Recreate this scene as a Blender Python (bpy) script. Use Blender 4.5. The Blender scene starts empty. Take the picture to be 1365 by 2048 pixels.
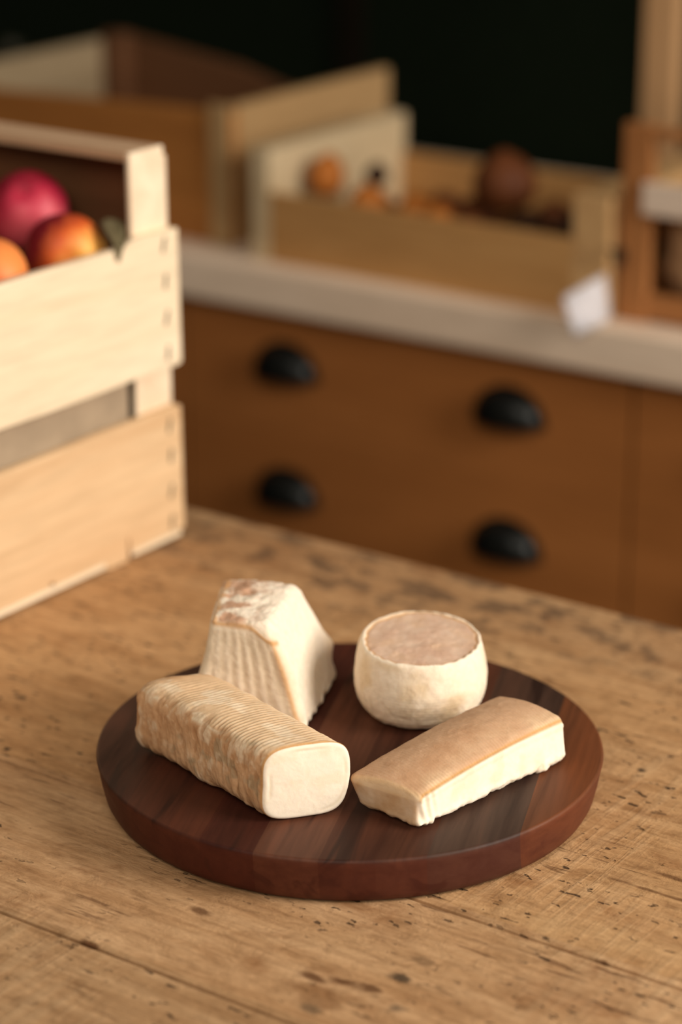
import bpy, bmesh, math, random
import numpy as np
from mathutils import Vector, Matrix

random.seed(7)
SC = bpy.context.scene
COL = SC.collection
PI = math.pi
TZ = 0.76                      # height of the table top above the floor

# ------------------------------------------------------------------ camera
cam = bpy.data.cameras.new('camera')
cam.sensor_fit = 'VERTICAL'
cam.sensor_height = 36.0
cam.lens = 85.0
cam.clip_start = 0.02
cam.dof.use_dof = True
cam.dof.focus_distance = 1.352
cam.dof.aperture_fstop = 3.3
cam.dof.aperture_blades = 0
camo = bpy.data.objects.new('camera', cam)
COL.objects.link(camo)
camo.location = (0, 0, TZ + 0.646)
camo.rotation_euler = (math.radians(90 - 19.9), 0, math.radians(35))
SC.camera = camo

# ------------------------------------------------------------------ world, light, exposure
w = bpy.data.worlds.new('world')
SC.world = w
w.use_nodes = True
bg = w.node_tree.nodes['Background']
bg.inputs[0].default_value = (1.0, 0.88, 0.74, 1)
bg.inputs[1].default_value = 0.15


def area_light(name, loc, target, sx, sy, power, color):
    l = bpy.data.lights.new(name, 'AREA')
    l.shape = 'RECTANGLE'
    l.size = sx
    l.size_y = sy
    l.energy = power
    l.color = color
    o = bpy.data.objects.new(name, l)
    COL.objects.link(o)
    o.location = loc
    d = Vector(target) - Vector(loc)
    o.rotation_euler = d.to_track_quat('-Z', 'Y').to_euler()
    return o


# daylight from a big window on the right of the table
area_light('window_daylight', (1.40, 1.62, TZ + 1.05), (-0.9, 1.25, TZ + 0.05), 1.2, 1.4, 86, (1.0, 0.925, 0.855))
# softer daylight from the windows high behind the viewer
area_light('room_daylight', (0.5, -1.3, TZ + 2.3), (-1.1, 1.6, TZ), 2.4, 1.6, 62, (1.0, 0.905, 0.80))

vs = SC.view_settings
vs.view_transform = 'Standard'
vs.look = 'None'
vs.gamma = 1
vs.use_curve_mapping = False
vs.exposure = -0.12


# ------------------------------------------------------------------ numpy noise
def _hash(ix, iy, iz, seed):
    h = (ix * 374761393 + iy * 668265263 + iz * 2147483647 + seed * 974711) & 0xffffffff
    h = ((h ^ (h >> 13)) * 1274126177) & 0xffffffff
    h = ((h ^ (h >> 16)) * 2246822519) & 0xffffffff
    return ((h ^ (h >> 15)) & 0xffff) / 32767.5 - 1.0


def vnoise(P, seed=0):
    P = np.asarray(P, float)
    i = np.floor(P).astype(np.int64)
    f = P - i
    f = f * f * f * (f * (f * 6 - 15) + 10)
    r = 0
    for dx in (0, 1):
        for dy in (0, 1):
            for dz in (0, 1):
                wgt = (f[:, 0] if dx else 1 - f[:, 0]) * (f[:, 1] if dy else 1 - f[:, 1]) * (f[:, 2] if dz else 1 - f[:, 2])
                r = r + wgt * _hash(i[:, 0] + dx, i[:, 1] + dy, i[:, 2] + dz, seed)
    return r


def fbm(P, freq, octs=4, seed=0, gain=0.5):
    P = np.asarray(P, float) * freq
    a, s, t = 1.0, 0, 0
    for k in range(octs):
        s = s + a * vnoise(P + 17.3 * k, seed + k)
        t += a
        a *= gain
        P = P * 2.03
    return s / t


def sstep(a, b, x):
    t = np.clip((x - a) / (b - a), 0, 1)
    return t * t * (3 - 2 * t)


# ------------------------------------------------------------------ objects, tags
def link_mesh(name, me, m, parent=None, smooth=False):
    if m is not None:
        me.materials.append(m)
    if smooth:
        me.polygons.foreach_set('use_smooth', [True] * len(me.polygons))
    o = bpy.data.objects.new(name, me)
    COL.objects.link(o)
    if parent:
        o.parent = parent
    return o


def obj(name, bm, m, parent=None, smooth=False):
    me = bpy.data.meshes.new(name)
    bmesh.ops.recalc_face_normals(bm, faces=bm.faces)
    bm.to_mesh(me)
    bm.free()
    return link_mesh(name, me, m, parent, smooth)


def tag(o, label, cat, group=None, kind=None):
    o['label'] = label
    o['category'] = cat
    if group:
        o['group'] = group
    if kind:
        o['kind'] = kind
    return o


def thing(name, label, cat, loc=(0, 0, 0), rot=(0, 0, 0), group=None):
    o = bpy.data.objects.new(name, None)
    o.empty_display_size = 0.05
    COL.objects.link(o)
    o.location = loc
    o.rotation_euler = rot
    return tag(o, label, cat, group)


def struct(name, bm, m, smooth=False):
    o = obj(name, bm, m, None, smooth)
    o['kind'] = 'structure'
    return o


# ------------------------------------------------------------------ shapes
def box(bm, x0, x1, y0, y1, z0, z1, bev=0.0):
    t = bmesh.new()
    vv = [t.verts.new((x, y, z)) for z in (z0, z1) for y in (y0, y1) for x in (x0, x1)]
    for f in ((0, 2, 3, 1), (4, 5, 7, 6), (0, 1, 5, 4), (2, 6, 7, 3), (0, 4, 6, 2), (1, 3, 7, 5)):
        t.faces.new([vv[i] for i in f])
    if bev > 0:
        bmesh.ops.bevel(t, geom=list(t.edges), offset=bev, segments=2, affect='EDGES', profile=0.6)
    me = bpy.data.meshes.new('tmp')
    t.to_mesh(me)
    t.free()
    bm.from_mesh(me)
    bpy.data.meshes.remove(me)


def bxo(name, m, parent, x0, x1, y0, y1, z0, z1, bev=0.001):
    bm = bmesh.new()
    box(bm, x0, x1, y0, y1, z0, z1, bev)
    return obj(name, bm, m, parent)


def prism(pts, axis, a, b, bev=0.0):
    """outline pts (p, q) extruded along axis from a to b; axis x -> (y,z), y -> (x,z), z -> (x,y)"""
    bm = bmesh.new()

    def mk(p, q, t):
        return {'x': (t, p, q), 'y': (p, t, q), 'z': (p, q, t)}[axis]
    A = [bm.verts.new(mk(p, q, a)) for p, q in pts]
    B = [bm.verts.new(mk(p, q, b)) for p, q in pts]
    n = len(pts)
    bm.faces.new(A)
    bm.faces.new(B[::-1])
    for i in range(n):
        j = (i + 1) % n
        bm.faces.new((A[i], A[j], B[j], B[i]))
    bmesh.ops.recalc_face_normals(bm, faces=bm.faces)
    if bev:
        bmesh.ops.bevel(bm, geom=list(bm.edges), offset=bev, segments=2, affect='EDGES', profile=0.6)
    return bm


def lathe(bm, prof, seg=64, center=(0, 0, 0)):
    cx, cy, cz = center
    rings = []
    for r, z in prof:
        if r < 1e-6:
            rings.append([bm.verts.new((cx, cy, cz + z))])
        else:
            rings.append([bm.verts.new((cx + r * math.cos(2 * PI * k / seg), cy + r * math.sin(2 * PI * k / seg), cz + z)) for k in range(seg)])
    for a, b in zip(rings, rings[1:]):
        for k in range(seg):
            k2 = (k + 1) % seg
            if len(a) == 1 and len(b) == 1:
                continue
            if len(a) == 1:
                bm.faces.new((a[0], b[k], b[k2]))
            elif len(b) == 1:
                bm.faces.new((a[k], b[0], a[k2]))
            else:
                bm.faces.new((a[k], b[k], b[k2], a[k2]))


def tube(bm, pts, r, seg=8):
    pts = [Vector(p) for p in pts]
    rings = []
    for i, p in enumerate(pts):
        d = (pts[min(i + 1, len(pts) - 1)] - pts[max(i - 1, 0)]).normalized()
        up = Vector((0, 0, 1)) if abs(d.z) < 0.9 else Vector((1, 0, 0))
        x = d.cross(up).normalized()
        y = d.cross(x)
        rr = r[i] if isinstance(r, (list, tuple)) else r
        rings.append([bm.verts.new(p + x * rr * math.cos(2 * PI * k / seg) + y * rr * math.sin(2 * PI * k / seg)) for k in range(seg)])
    for a, b in zip(rings, rings[1:]):
        for k in range(seg):
            bm.faces.new((a[k], a[(k + 1) % seg], b[(k + 1) % seg], b[k]))
    bm.faces.new(rings[0][::-1])
    bm.faces.new(rings[-1])


def rounded_box(half, r, n):
    """dense closed rounded box -> (verts Nx3, faces list) ; half = 3 half sizes, n = 3 subdivisions"""
    half = np.array(half, float)
    bm = bmesh.new()
    for ax in range(3):
        o1, o2 = [(1, 2), (2, 0), (0, 1)][ax]
        for sg in (-1, 1):
            a = np.linspace(-1, 1, n[o1] + 1)
            b = np.linspace(-1, 1, n[o2] + 1)
            A, B = np.meshgrid(a, b, indexing='ij')
            p = np.zeros(A.shape + (3,))
            p[..., ax] = sg
            p[..., o1] = A
            p[..., o2] = B
            q = p * half
            inner = np.clip(q, -(half - r), half - r)
            d = q - inner
            d /= np.linalg.norm(d, axis=-1, keepdims=True)
            v = inner + r * d
            g = [[bm.verts.new(v[i, j]) for j in range(v.shape[1])] for i in range(v.shape[0])]
            for i in range(v.shape[0] - 1):
                for j in range(v.shape[1] - 1):
                    q4 = (g[i][j], g[i + 1][j], g[i + 1][j + 1], g[i][j + 1])
                    bm.faces.new(q4 if sg > 0 else q4[::-1])
    bmesh.ops.remove_doubles(bm, verts=bm.verts, dist=1e-7)
    bm.verts.ensure_lookup_table()
    bm.verts.index_update()
    V = np.array([v.co[:] for v in bm.verts])
    Fs = [[v.index for v in f.verts] for f in bm.faces]
    N = normals_of(V, Fs)
    bm.free()
    return V, Fs, N


def normals_of(V, Fs):
    N = np.zeros_like(V)
    quads = np.array([f for f in Fs if len(f) == 4])
    if len(quads):
        n = np.cross(V[quads[:, 2]] - V[quads[:, 0]], V[quads[:, 3]] - V[quads[:, 1]])
        for k in range(4):
            np.add.at(N, quads[:, k], n)
    tris = np.array([f for f in Fs if len(f) == 3])
    if len(tris):
        n = np.cross(V[tris[:, 1]] - V[tris[:, 0]], V[tris[:, 2]] - V[tris[:, 0]])
        for k in range(3):
            np.add.at(N, tris[:, k], n)
    return N / np.maximum(np.linalg.norm(N, axis=1, keepdims=True), 1e-12)


def mesh_np(name, V, Fs, m, parent=None, color=None):
    me = bpy.data.meshes.new(name)
    me.from_pydata(V.tolist(), [], [list(f) for f in Fs])
    if color is not None:
        at = me.color_attributes.new('pigment', 'FLOAT_COLOR', 'POINT')
        c = np.ones((len(V), 4), np.float32)
        c[:, :3] = color
        at.data.foreach_set('color', c.ravel())
    me.update()
    return link_mesh(name, me, m, parent, True)


def split_mesh(V, Fs, C, mask):
    """faces whose vertices all lie in mask -> second mesh"""
    a = [f for f in Fs if not all(mask[i] for i in f)]
    b = [f for f in Fs if all(mask[i] for i in f)]
    out = []
    for part in (a, b):
        ids = sorted({i for f in part for i in f})
        mp = {i: k for k, i in enumerate(ids)}
        out.append((V[ids], [[mp[i] for i in f] for f in part], C[ids]))
    return out


# ------------------------------------------------------------------ materials
def srgb(r, g, b):
    f = lambda c: (c / 255 / 12.92) if c / 255 <= 0.04045 else ((c / 255 + 0.055) / 1.055) ** 2.4
    return (f(r), f(g), f(b), 1)


class NB:
    def __init__(self, name, rough=0.6, spec=0.3):
        self.m = bpy.data.materials.new(name)
        self.m.use_nodes = True
        self.t = self.m.node_tree
        self.n = self.t.nodes
        self.b = self.n['Principled BSDF']
        self.b.inputs['Roughness'].default_value = rough
        self.b.inputs['Specular IOR Level'].default_value = spec
        self.tc = self.n.new('ShaderNodeTexCoord')

    def L(self, a, b):
        self.t.links.new(a, b)

    def _set(self, sock, v):
        if hasattr(v, 'is_output') or isinstance(v, bpy.types.NodeSocket):
            self.L(v, sock)
        else:
            sock.default_value = v

    def coords(self, scale=(1, 1, 1), rot=(0, 0, 0), loc=(0, 0, 0), src=None):
        mp = self.n.new('ShaderNodeMapping')
        self.L(src or self.tc.outputs['Object'], mp.inputs['Vector'])
        mp.inputs['Scale'].default_value = scale
        mp.inputs['Rotation'].default_value = rot
        mp.inputs['Location'].default_value = loc
        return mp.outputs[0]

    def noise(self, vec, scale=1.0, detail=4, rough=0.55, dist=0.0):
        nd = self.n.new('ShaderNodeTexNoise')
        self.L(vec, nd.inputs['Vector'])
        nd.inputs['Scale'].default_value = scale
        nd.inputs['Detail'].default_value = detail
        nd.inputs['Roughness'].default_value = rough
        nd.inputs['Distortion'].default_value = dist
        return nd.outputs['Fac']

    def voronoi(self, vec, scale=1.0, rnd=1.0):
        nd = self.n.new('ShaderNodeTexVoronoi')
        self.L(vec, nd.inputs['Vector'])
        nd.inputs['Scale'].default_value = scale
        nd.inputs['Randomness'].default_value = rnd
        return nd

    def ramp(self, fac, stops, interp='LINEAR'):
        nd = self.n.new('ShaderNodeValToRGB')
        self.L(fac, nd.inputs[0])
        cr = nd.color_ramp
        cr.interpolation = interp
        while len(cr.elements) < len(stops):
            cr.elements.new(0.5)
        for e, (p, c) in zip(cr.elements, stops):
            e.position = p
            e.color = c if len(c) == 4 else (*c, 1)
        return nd.outputs[0]

    def mask(self, fac, a, b):
        nd = self.n.new('ShaderNodeMapRange')
        nd.interpolation_type = 'SMOOTHSTEP'
        self.L(fac, nd.inputs[0])
        nd.inputs[1].default_value = a
        nd.inputs[2].default_value = b
        return nd.outputs[0]

    def math(self, op, a, b=0.0, c=None):
        nd = self.n.new('ShaderNodeMath')
        nd.operation = op
        self._set(nd.inputs[0], a)
        self._set(nd.inputs[1], b)
        if c is not None:
            self._set(nd.inputs[2], c)
        return nd.outputs[0]

    def mix(self, fac, a, b, mode='MIX'):
        nd = self.n.new('ShaderNodeMix')
        nd.data_type = 'RGBA'
        nd.blend_type = mode
        self._set(nd.inputs[0], fac)
        self._set(nd.inputs[6], a)
        self._set(nd.inputs[7], b)
        return nd.outputs[2]

    def sep(self, vec):
        nd = self.n.new('ShaderNodeSeparateXYZ')
        self.L(vec, nd.inputs[0])
        return nd.outputs

    def attr(self, name):
        nd = self.n.new('ShaderNodeAttribute')
        nd.attribute_name = name
        return nd.outputs['Color']

    def bump(self, h, strength=0.3, dist=0.002, prev=None):
        nd = self.n.new('ShaderNodeBump')
        self.L(h, nd.inputs['Height'])
        nd.inputs['Strength'].default_value = strength
        nd.inputs['Distance'].default_value = dist
        if prev is not None:
            self.L(prev, nd.inputs['Normal'])
        return nd.outputs[0]

    def out(self, color=None, normal=None, rough=None):
        if color is not None:
            self._set(self.b.inputs['Base Color'], color)
        if normal is not None:
            self.L(normal, self.b.inputs['Normal'])
        if rough is not None:
            self._set(self.b.inputs['Roughness'], rough)
        return self.m


def plain(name, c, rough=0.6, spec=0.3, metal=0.0):
    nb = NB(name, rough, spec)
    nb.b.inputs['Metallic'].default_value = metal
    n = nb.noise(nb.coords((1, 1, 1)), 40, 3)
    d = nb.mix(1.0, c, nb.ramp(n, [(0.3, (0.86, 0.86, 0.86)), (0.7, (1.08, 1.08, 1.08))]), 'MULTIPLY')
    return nb.out(d)


def wood(name, c1, c2, axis='x', sc=1.0, rough=0.62, dark=None, bump=0.25, spec=0.25):
    nb = NB(name, rough, spec)
    st = {'x': (2.5, 26, 26), 'y': (26, 2.5, 26), 'z': (26, 26, 2.5)}[axis]
    st = tuple(s * sc for s in st)
    v = nb.coords(st)
    g = nb.noise(v, 1.0, 6, 0.6, 0.6)
    fine = nb.noise(nb.coords(tuple(s * 9 for s in st)), 1.0, 3, 0.6)
    blot = nb.noise(nb.coords((7, 7, 7)), 1.0, 3, 0.5)
    c = nb.ramp(g, [(0.30, c1), (0.68, c2)])
    c = nb.mix(0.5, c, nb.ramp(fine, [(0.3, (0.80, 0.78, 0.75)), (0.6, (1.04, 1.04, 1.04))]), 'MULTIPLY')
    if dark is not None:
        c = nb.mix(nb.mask(blot, 0.52, 0.75), c, dark)
    return nb.out(c, nb.bump(fine, bump, 0.0008))


M = {}
M['crate_light'] = wood('pale_poplar_wood', srgb(234, 211, 174), srgb(245, 225, 192), 'y', 0.8, 0.6)
M['crate_low'] = wood('honey_poplar_wood', srgb(206, 164, 118), srgb(230, 196, 152), 'y', 0.9, 0.6)
M['crate_end'] = wood('poplar_end_wood', srgb(232, 206, 172), srgb(248, 228, 196), 'x', 1.2, 0.65)
M['crate_rail'] = wood('tan_rail_wood', srgb(192, 154, 118), srgb(208, 172, 136), 'x', 1.0, 0.65)
M['crate_dark'] = wood('shaded_brown_wood', srgb(88, 56, 32), srgb(108, 70, 42), 'x', 0.8, 0.7)  # brown wood, its colour darkened for the shade inside the crates
M['liner'] = plain('grey_cardboard', srgb(168, 148, 122), 0.85, 0.1)
M['bgcrate'] = wood('amber_crate_wood', srgb(150, 94, 42), srgb(176, 116, 56), 'x', 0.7, 0.6)
M['bgcrate_in'] = wood('greyed_crate_wood', srgb(140, 120, 90), srgb(158, 138, 106), 'y', 0.7, 0.7)
M['bgcrate_y'] = wood('amber_crate_wood_side', srgb(158, 124, 82), srgb(178, 144, 98), 'y', 0.7, 0.6)
M['tray'] = wood('tan_tray_wood', srgb(168, 121, 68), srgb(194, 148, 92), 'x', 0.7, 0.6)
M['tray_y'] = wood('tan_tray_wood_side', srgb(188, 164, 126), srgb(206, 184, 146), 'y', 0.7, 0.6)
M['tray_r'] = wood('tan_tray_end_wood', srgb(184, 142, 92), srgb(204, 164, 112), 'y', 0.7, 0.6)
M['rcrate'] = wood('orange_crate_wood', srgb(150, 96, 52), srgb(176, 118, 68), 'z', 0.7, 0.55)
M['rslat'] = wood('whitish_slat_wood', srgb(224, 200, 176), srgb(238, 218, 196), 'x', 0.7, 0.6)
M['post'] = wood('beige_post_wood', srgb(182, 140, 96), srgb(200, 158, 112), 'z', 0.7, 0.6)
M['cabinet'] = wood('ochre_painted_wood', srgb(158, 98, 48), srgb(172, 109, 56), 'x', 0.5, 0.5, bump=0.05)
M['carcass'] = wood('cabinet_carcass_wood', srgb(112, 66, 26), srgb(128, 78, 32), 'z', 0.5, 0.6, bump=0.05)
M['counter'] = wood('beige_counter_wood', srgb(232, 206, 178), srgb(242, 220, 194), 'x', 0.5, 0.45, bump=0.1)
M['iron'] = plain('blackened_iron', (0.012, 0.013, 0.011, 1), 0.33, 0.5, 0.6)
M['staple'] = plain('dull_steel_staple', srgb(104, 96, 80), 0.6, 0.3)
M['paper'] = plain('white_paper', srgb(248, 246, 248), 0.8, 0.1)
M['clip'] = plain('black_clip', srgb(26, 22, 18), 0.4)
M['wall'] = plain('dark_green_paint', (0.0055, 0.0085, 0.0042, 1), 0.95, 0.03)
M['batten'] = plain('dark_brown_batten', (0.0075, 0.0055, 0.003, 1), 0.95, 0.03)
M['floor'] = plain('dark_floor_tile', srgb(70, 52, 36), 0.6)
M['stem'] = plain('brown_stem', srgb(74, 50, 28), 0.8)
M['sack'] = plain('brown_sackcloth', srgb(178, 142, 104), 0.9, 0.1)


def table_material():
    nb = NB('old_pine_table', 0.68, 0.22)
    o = nb.tc.outputs['Object']
    X, Y, Z = nb.sep(o)
    warp = nb.noise(nb.coords((3, 9, 9)), 1.0, 2)
    g1 = nb.noise(nb.coords((6, 46, 20)), 1.0, 8, 0.68, 0.6)
    g2 = nb.noise(nb.coords((22, 260, 60)), 1.0, 4, 0.65, 0.2)
    patch = nb.noise(nb.coords((5, 9, 5), loc=(3.1, 0, 0)), 1.0, 4, 0.55, 0.5)
    patch2 = nb.noise(nb.coords((14, 22, 5), loc=(7.7, 2, 0)), 1.0, 5, 0.6, 0.8)
    fib = nb.noise(nb.coords((120, 420, 120)), 1.0, 3, 0.7)
    c = nb.ramp(g1, [(0.25, srgb(158, 118, 78)), (0.46, srgb(184, 146, 104)), (0.70, srgb(202, 166, 124))])
    c = nb.mix(0.75, c, nb.ramp(g2, [(0.28, (0.66, 0.60, 0.54)), (0.55, (1.02, 1.0, 0.98))]), 'MULTIPLY')
    c = nb.mix(nb.math('MULTIPLY', nb.mask(patch, 0.50, 0.72), 0.55), c, srgb(206, 172, 128))
    c = nb.mix(nb.math('MULTIPLY', nb.mask(patch2, 0.54, 0.76), 0.62), c, srgb(132, 86, 46))
    c = nb.mix(0.55, c, nb.ramp(fib, [(0.25, (0.72, 0.68, 0.64)), (0.6, (1.06, 1.06, 1.06))]), 'MULTIPLY')
    mot = nb.noise(nb.coords((48, 85, 40), loc=(4.4, 3.3, 0)), 1.0, 6, 0.66, 0.5)
    c = nb.mix(0.65, c, nb.ramp(mot, [(0.30, (0.62, 0.55, 0.47)), (0.47, (1.0, 0.98, 0.95)), (0.66, (1.14, 1.14, 1.14))]), 'MULTIPLY')
    # the planks differ a little in tone
    pl = nb.ramp(nb.math('MULTIPLY', Y, 0.5), [(0.0, (0.86, 0.84, 0.82)), (0.419, (1.0, 0.98, 0.98)), (0.489, (1.0, 0.95, 0.88))], 'CONSTANT')
    c = nb.mix(1.0, c, pl, 'MULTIPLY')
    # rough saw marks across the grain in places
    sawn = nb.noise(nb.coords((170, 14, 20), rot=(0, 0, 0.12)), 1.0, 3, 0.55, 0.4)
    sawm = nb.math('MULTIPLY', nb.mask(nb.noise(nb.coords((4, 5, 4), loc=(1.7, 4, 0)), 1.0, 2), 0.46, 0.64), nb.mask(sawn, 0.42, 0.66))
    c = nb.mix(nb.math('MULTIPLY', sawm, 0.16), c, srgb(216, 186, 144))
    # pits and worm holes
    pits = nb.noise(nb.coords((95, 210, 95), loc=(0.3, 0.9, 0)), 1.0, 2, 0.5)
    where = nb.mask(nb.noise(nb.coords((9, 13, 9), loc=(5, 1, 0)), 1.0, 3), 0.41, 0.56)
    pm = nb.math('MULTIPLY', nb.mask(pits, 0.64, 0.69), where)
    streak = nb.noise(nb.coords((26, 240, 60), loc=(2.2, 0.4, 0)), 1.0, 3, 0.55)
    where2 = nb.mask(nb.noise(nb.coords((8, 10, 9), loc=(9, 6, 0)), 1.0, 2), 0.50, 0.60)
    sm = nb.math('MULTIPLY', nb.mask(streak, 0.60, 0.68), where2)
    c = nb.mix(nb.math('MULTIPLY', sm, 0.62), c, srgb(96, 58, 30))
    c = nb.mix(nb.math('MULTIPLY', pm, 0.85), c, srgb(52, 36, 24))
    # grime along the far edge
    edge = nb.mask(nb.math('ADD', Y, nb.math('MULTIPLY', nb.math('SUBTRACT', warp, 0.5), 0.10)), 1.27, 1.36)
    gr = nb.noise(nb.coords((30, 46, 20), loc=(1, 1, 0)), 1.0, 5, 0.62)
    c = nb.mix(nb.math('MULTIPLY', edge, nb.math('MULTIPLY', nb.mask(gr, 0.50, 0.60), 0.75)), c, srgb(72, 58, 44))
    c = nb.mix(nb.math('MULTIPLY', edge, 0.30), c, srgb(140, 104, 74))
    # knots, burns and stains: (x, y, rx, ry, colour, strength)
    wob = nb.noise(nb.coords((60, 90, 60)), 1.0, 4, 0.6)
    wob2 = nb.math('MULTIPLY', nb.math('SUBTRACT', wob, 0.5), 2.2)
    for (x, y, rx, ry, col, k) in SPOTS:
        dx = nb.math('DIVIDE', nb.math('SUBTRACT', X, x), rx)
        dy = nb.math('DIVIDE', nb.math('SUBTRACT', Y, y), ry)
        d = nb.math('SQRT', nb.math('ADD', nb.math('MULTIPLY', dx, dx), nb.math('MULTIPLY', dy, dy)))
        d = nb.math('ADD', d, wob2)
        mk = nb.mask(d, 1.15, 0.35)
        c = nb.mix(nb.math('MULTIPLY', mk, k), c, col)
    h = nb.math('ADD', nb.math('MULTIPLY', g2, 0.6), nb.math('MULTIPLY', fib, 0.25))
    h = nb.math('ADD', h, nb.math('MULTIPLY', sawm, 0.20))
    h = nb.math('SUBTRACT', h, nb.math('MULTIPLY', pm, 1.2))
    h = nb.math('SUBTRACT', h, nb.math('MULTIPLY', sm, 0.5))
    h = nb.math('ADD', h, nb.math('MULTIPLY', patch2, 0.6))
    h = nb.math('ADD', h, nb.math('MULTIPLY', mot, 1.4))
    return nb.out(c, nb.bump(h, 0.75, 0.0016))


BLK = srgb(58, 46, 34)
BRN = srgb(92, 56, 28)
SPOTS = [
    (-0.5955, 0.9055, 0.0080, 0.0050, BLK, 0.85),
    (-0.5820, 0.8790, 0.0060, 0.0040, srgb(104, 86, 66), 0.7),
    (-0.6350, 0.8800, 0.0100, 0.0040, BRN, 0.85),
    (-0.6180, 0.8850, 0.0100, 0.0045, BRN, 0.9),
    (-0.6020, 0.8880, 0.0080, 0.0035, BRN, 0.8),
    (-0.6220, 0.8640, 0.0200, 0.0100, srgb(126, 86, 50), 0.6),
    (-0.6170, 0.8540, 0.0070, 0.0050, srgb(84, 68, 50), 0.6),
    (-0.5960, 0.9260, 0.0100, 0.0050, srgb(112, 84, 56), 0.6),
    (-0.7500, 0.8390, 0.0080, 0.0040, BRN, 0.9),
    (-0.5190, 0.9780, 0.0050, 0.0030, BRN, 0.9),
    (-0.6100, 1.1900, 0.0045, 0.0035, BLK, 0.9),
    (-0.9900, 1.0540, 0.0060, 0.0035, BLK, 0.9),
    (-0.8600, 1.0420, 0.0050, 0.0030, BRN, 0.6),
    (-0.8900, 1.2000, 0.0080, 0.0035, BLK, 0.6),
    (-0.7250, 0.9000, 0.0090, 0.0040, BRN, 0.75),
    (-0.5150, 1.0800, 0.0500, 0.0022, BRN, 0.75),
    (-0.5050, 1.0600, 0.0500, 0.0018, BRN, 0.7),
    (-0.5400, 1.0950, 0.0140, 0.0080, srgb(138, 92, 52), 0.5),
]
M['table'] = table_material()


def board_material():
    nb = NB('oiled_walnut_staves', 0.5, 0.22)
    ang = math.radians(-22.5)
    v = nb.coords((1, 1, 1), (0, 0, ang))         # local x = across the staves, y = along the grain
    X, Y, Z = nb.sep(v)
    f = nb.math('ADD', nb.math('MULTIPLY', X, 1 / 0.32), 0.5)
    st = nb.ramp(f, [
        (0.00, srgb(66, 34, 22)), (0.17, srgb(76, 40, 26)), (0.33, srgb(70, 34, 23)), (0.43, srgb(92, 56, 39)),
        (0.545, srgb(76, 43, 29)), (0.64, srgb(82, 49, 34)), (0.72, srgb(74, 52, 40)), (0.80, srgb(70, 50, 39)), (0.862, srgb(104, 62, 37))], 'CONSTANT')
    g = nb.noise(nb.coords((60, 5, 60), src=v), 1.0, 6, 0.6, 0.7)
    g2 = nb.noise(nb.coords((260, 16, 260), src=v), 1.0, 3, 0.6)
    dk = nb.noise(nb.coords((34, 3.0, 34), loc=(3, 1, 5), src=v), 1.0, 4, 0.5, 1.2)
    c = nb.mix(0.9, st, nb.ramp(g, [(0.28, (0.50, 0.44, 0.42)), (0.52, (1, 1, 1)), (0.75, (1.35, 1.22, 1.12))]), 'MULTIPLY')
    c = nb.mix(0.6, c, nb.ramp(g2, [(0.3, (0.70, 0.68, 0.66)), (0.6, (1.08, 1.06, 1.05))]), 'MULTIPLY')
    c = nb.mix(nb.math('MULTIPLY', nb.mask(dk, 0.58, 0.66), 0.7), c, srgb(34, 18, 12))
    c = nb.mix(0.35, c, nb.ramp(nb.noise(nb.coords((14, 3, 30), loc=(2, 8, 1), src=v), 1.0, 2), [(0.35, (0.70, 0.66, 0.64)), (0.6, (1.15, 1.1, 1.06))]), 'MULTIPLY')
    red = nb.math('MULTIPLY', nb.mask(Z, 0.0295, 0.0270), 0.45)
    c = nb.mix(red, c, srgb(88, 36, 24))
    return nb.out(c, nb.bump(g2, 0.12, 0.0005), nb.ramp(g, [(0.3, (0.62, 0.62, 0.62)), (0.7, (0.5, 0.5, 0.5))]))


M['board'] = board_material()


def cheese_material(name, fine=1.0, bump=0.5):
    nb = NB(name, 0.72, 0.25)
    c = nb.attr('pigment')
    n = nb.noise(nb.coords((1, 1, 1)), 900, 3, 0.6)
    n2 = nb.noise(nb.coords((1, 1, 1)), 240, 4, 0.6, 0.5)
    c = nb.mix(0.5 * fine, c, nb.ramp(n2, [(0.3, (0.86, 0.82, 0.76)), (0.6, (1.03, 1.03, 1.03))]), 'MULTIPLY')
    h = nb.math('ADD', nb.math('MULTIPLY', n, 0.5), n2)
    nb.b.inputs['Subsurface Weight'].default_value = 0.12
    nb.b.inputs['Subsurface Radius'].default_value = (0.006, 0.0035, 0.002)
    nb.b.inputs['Subsurface Scale'].default_value = 1.0
    return nb.out(c, nb.bump(h, bump, 0.0006))


M['cheese'] = cheese_material('goat_cheese_rind', 1.0, 0.45)
M['paste'] = cheese_material('goat_cheese_paste', 0.4, 0.2)


def lin(*c):
    return np.array(srgb(*c)[:3])


# ================================================================== the setting
bm = bmesh.new()
box(bm, -4.2, 2.6, -1.6, 2.76, -0.06, 0.0)
struct('floor', bm, M['floor'])
bm = bmesh.new()
box(bm, -4.2, 2.6, 2.70, 2.76, 0.0, 3.0)
struct('wall_back', bm, M['wall'])
bm = bmesh.new()
box(bm, -1.89, -1.85, 2.688, 2.70, 0.0, 3.0, 0.002)
struct('trim_1', bm, M['batten'])
bm = bmesh.new()
box(bm, -4.26, -4.2, -1.6, 2.76, 0.0, 3.0)
struct('wall_left', bm, M['wall'])

# ------------------------------------------------------------------ table
TX0, TX1, TY0, TY1 = -1.75, 0.35, 0.42, 1.402
table = thing('dining_table', 'old pine farmhouse table with worn cracked plank top', 'table', ((TX0 + TX1) / 2, (TY0 + TY1) / 2, 0))
TCX, TCY = (TX0 + TX1) / 2, (TY0 + TY1) / 2
bm = bmesh.new()
seams = [TY0, 0.6205, 0.838, 0.9775, TY1]
for i, (a, b) in enumerate(zip(seams, seams[1:])):
    g = 0.0011
    box(bm, TX0, TX1, a + (g if i else 0), b - (g if i < 3 else 0), TZ - 0.038, TZ, 0.0009 if i < 3 else 0.0014)
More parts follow.
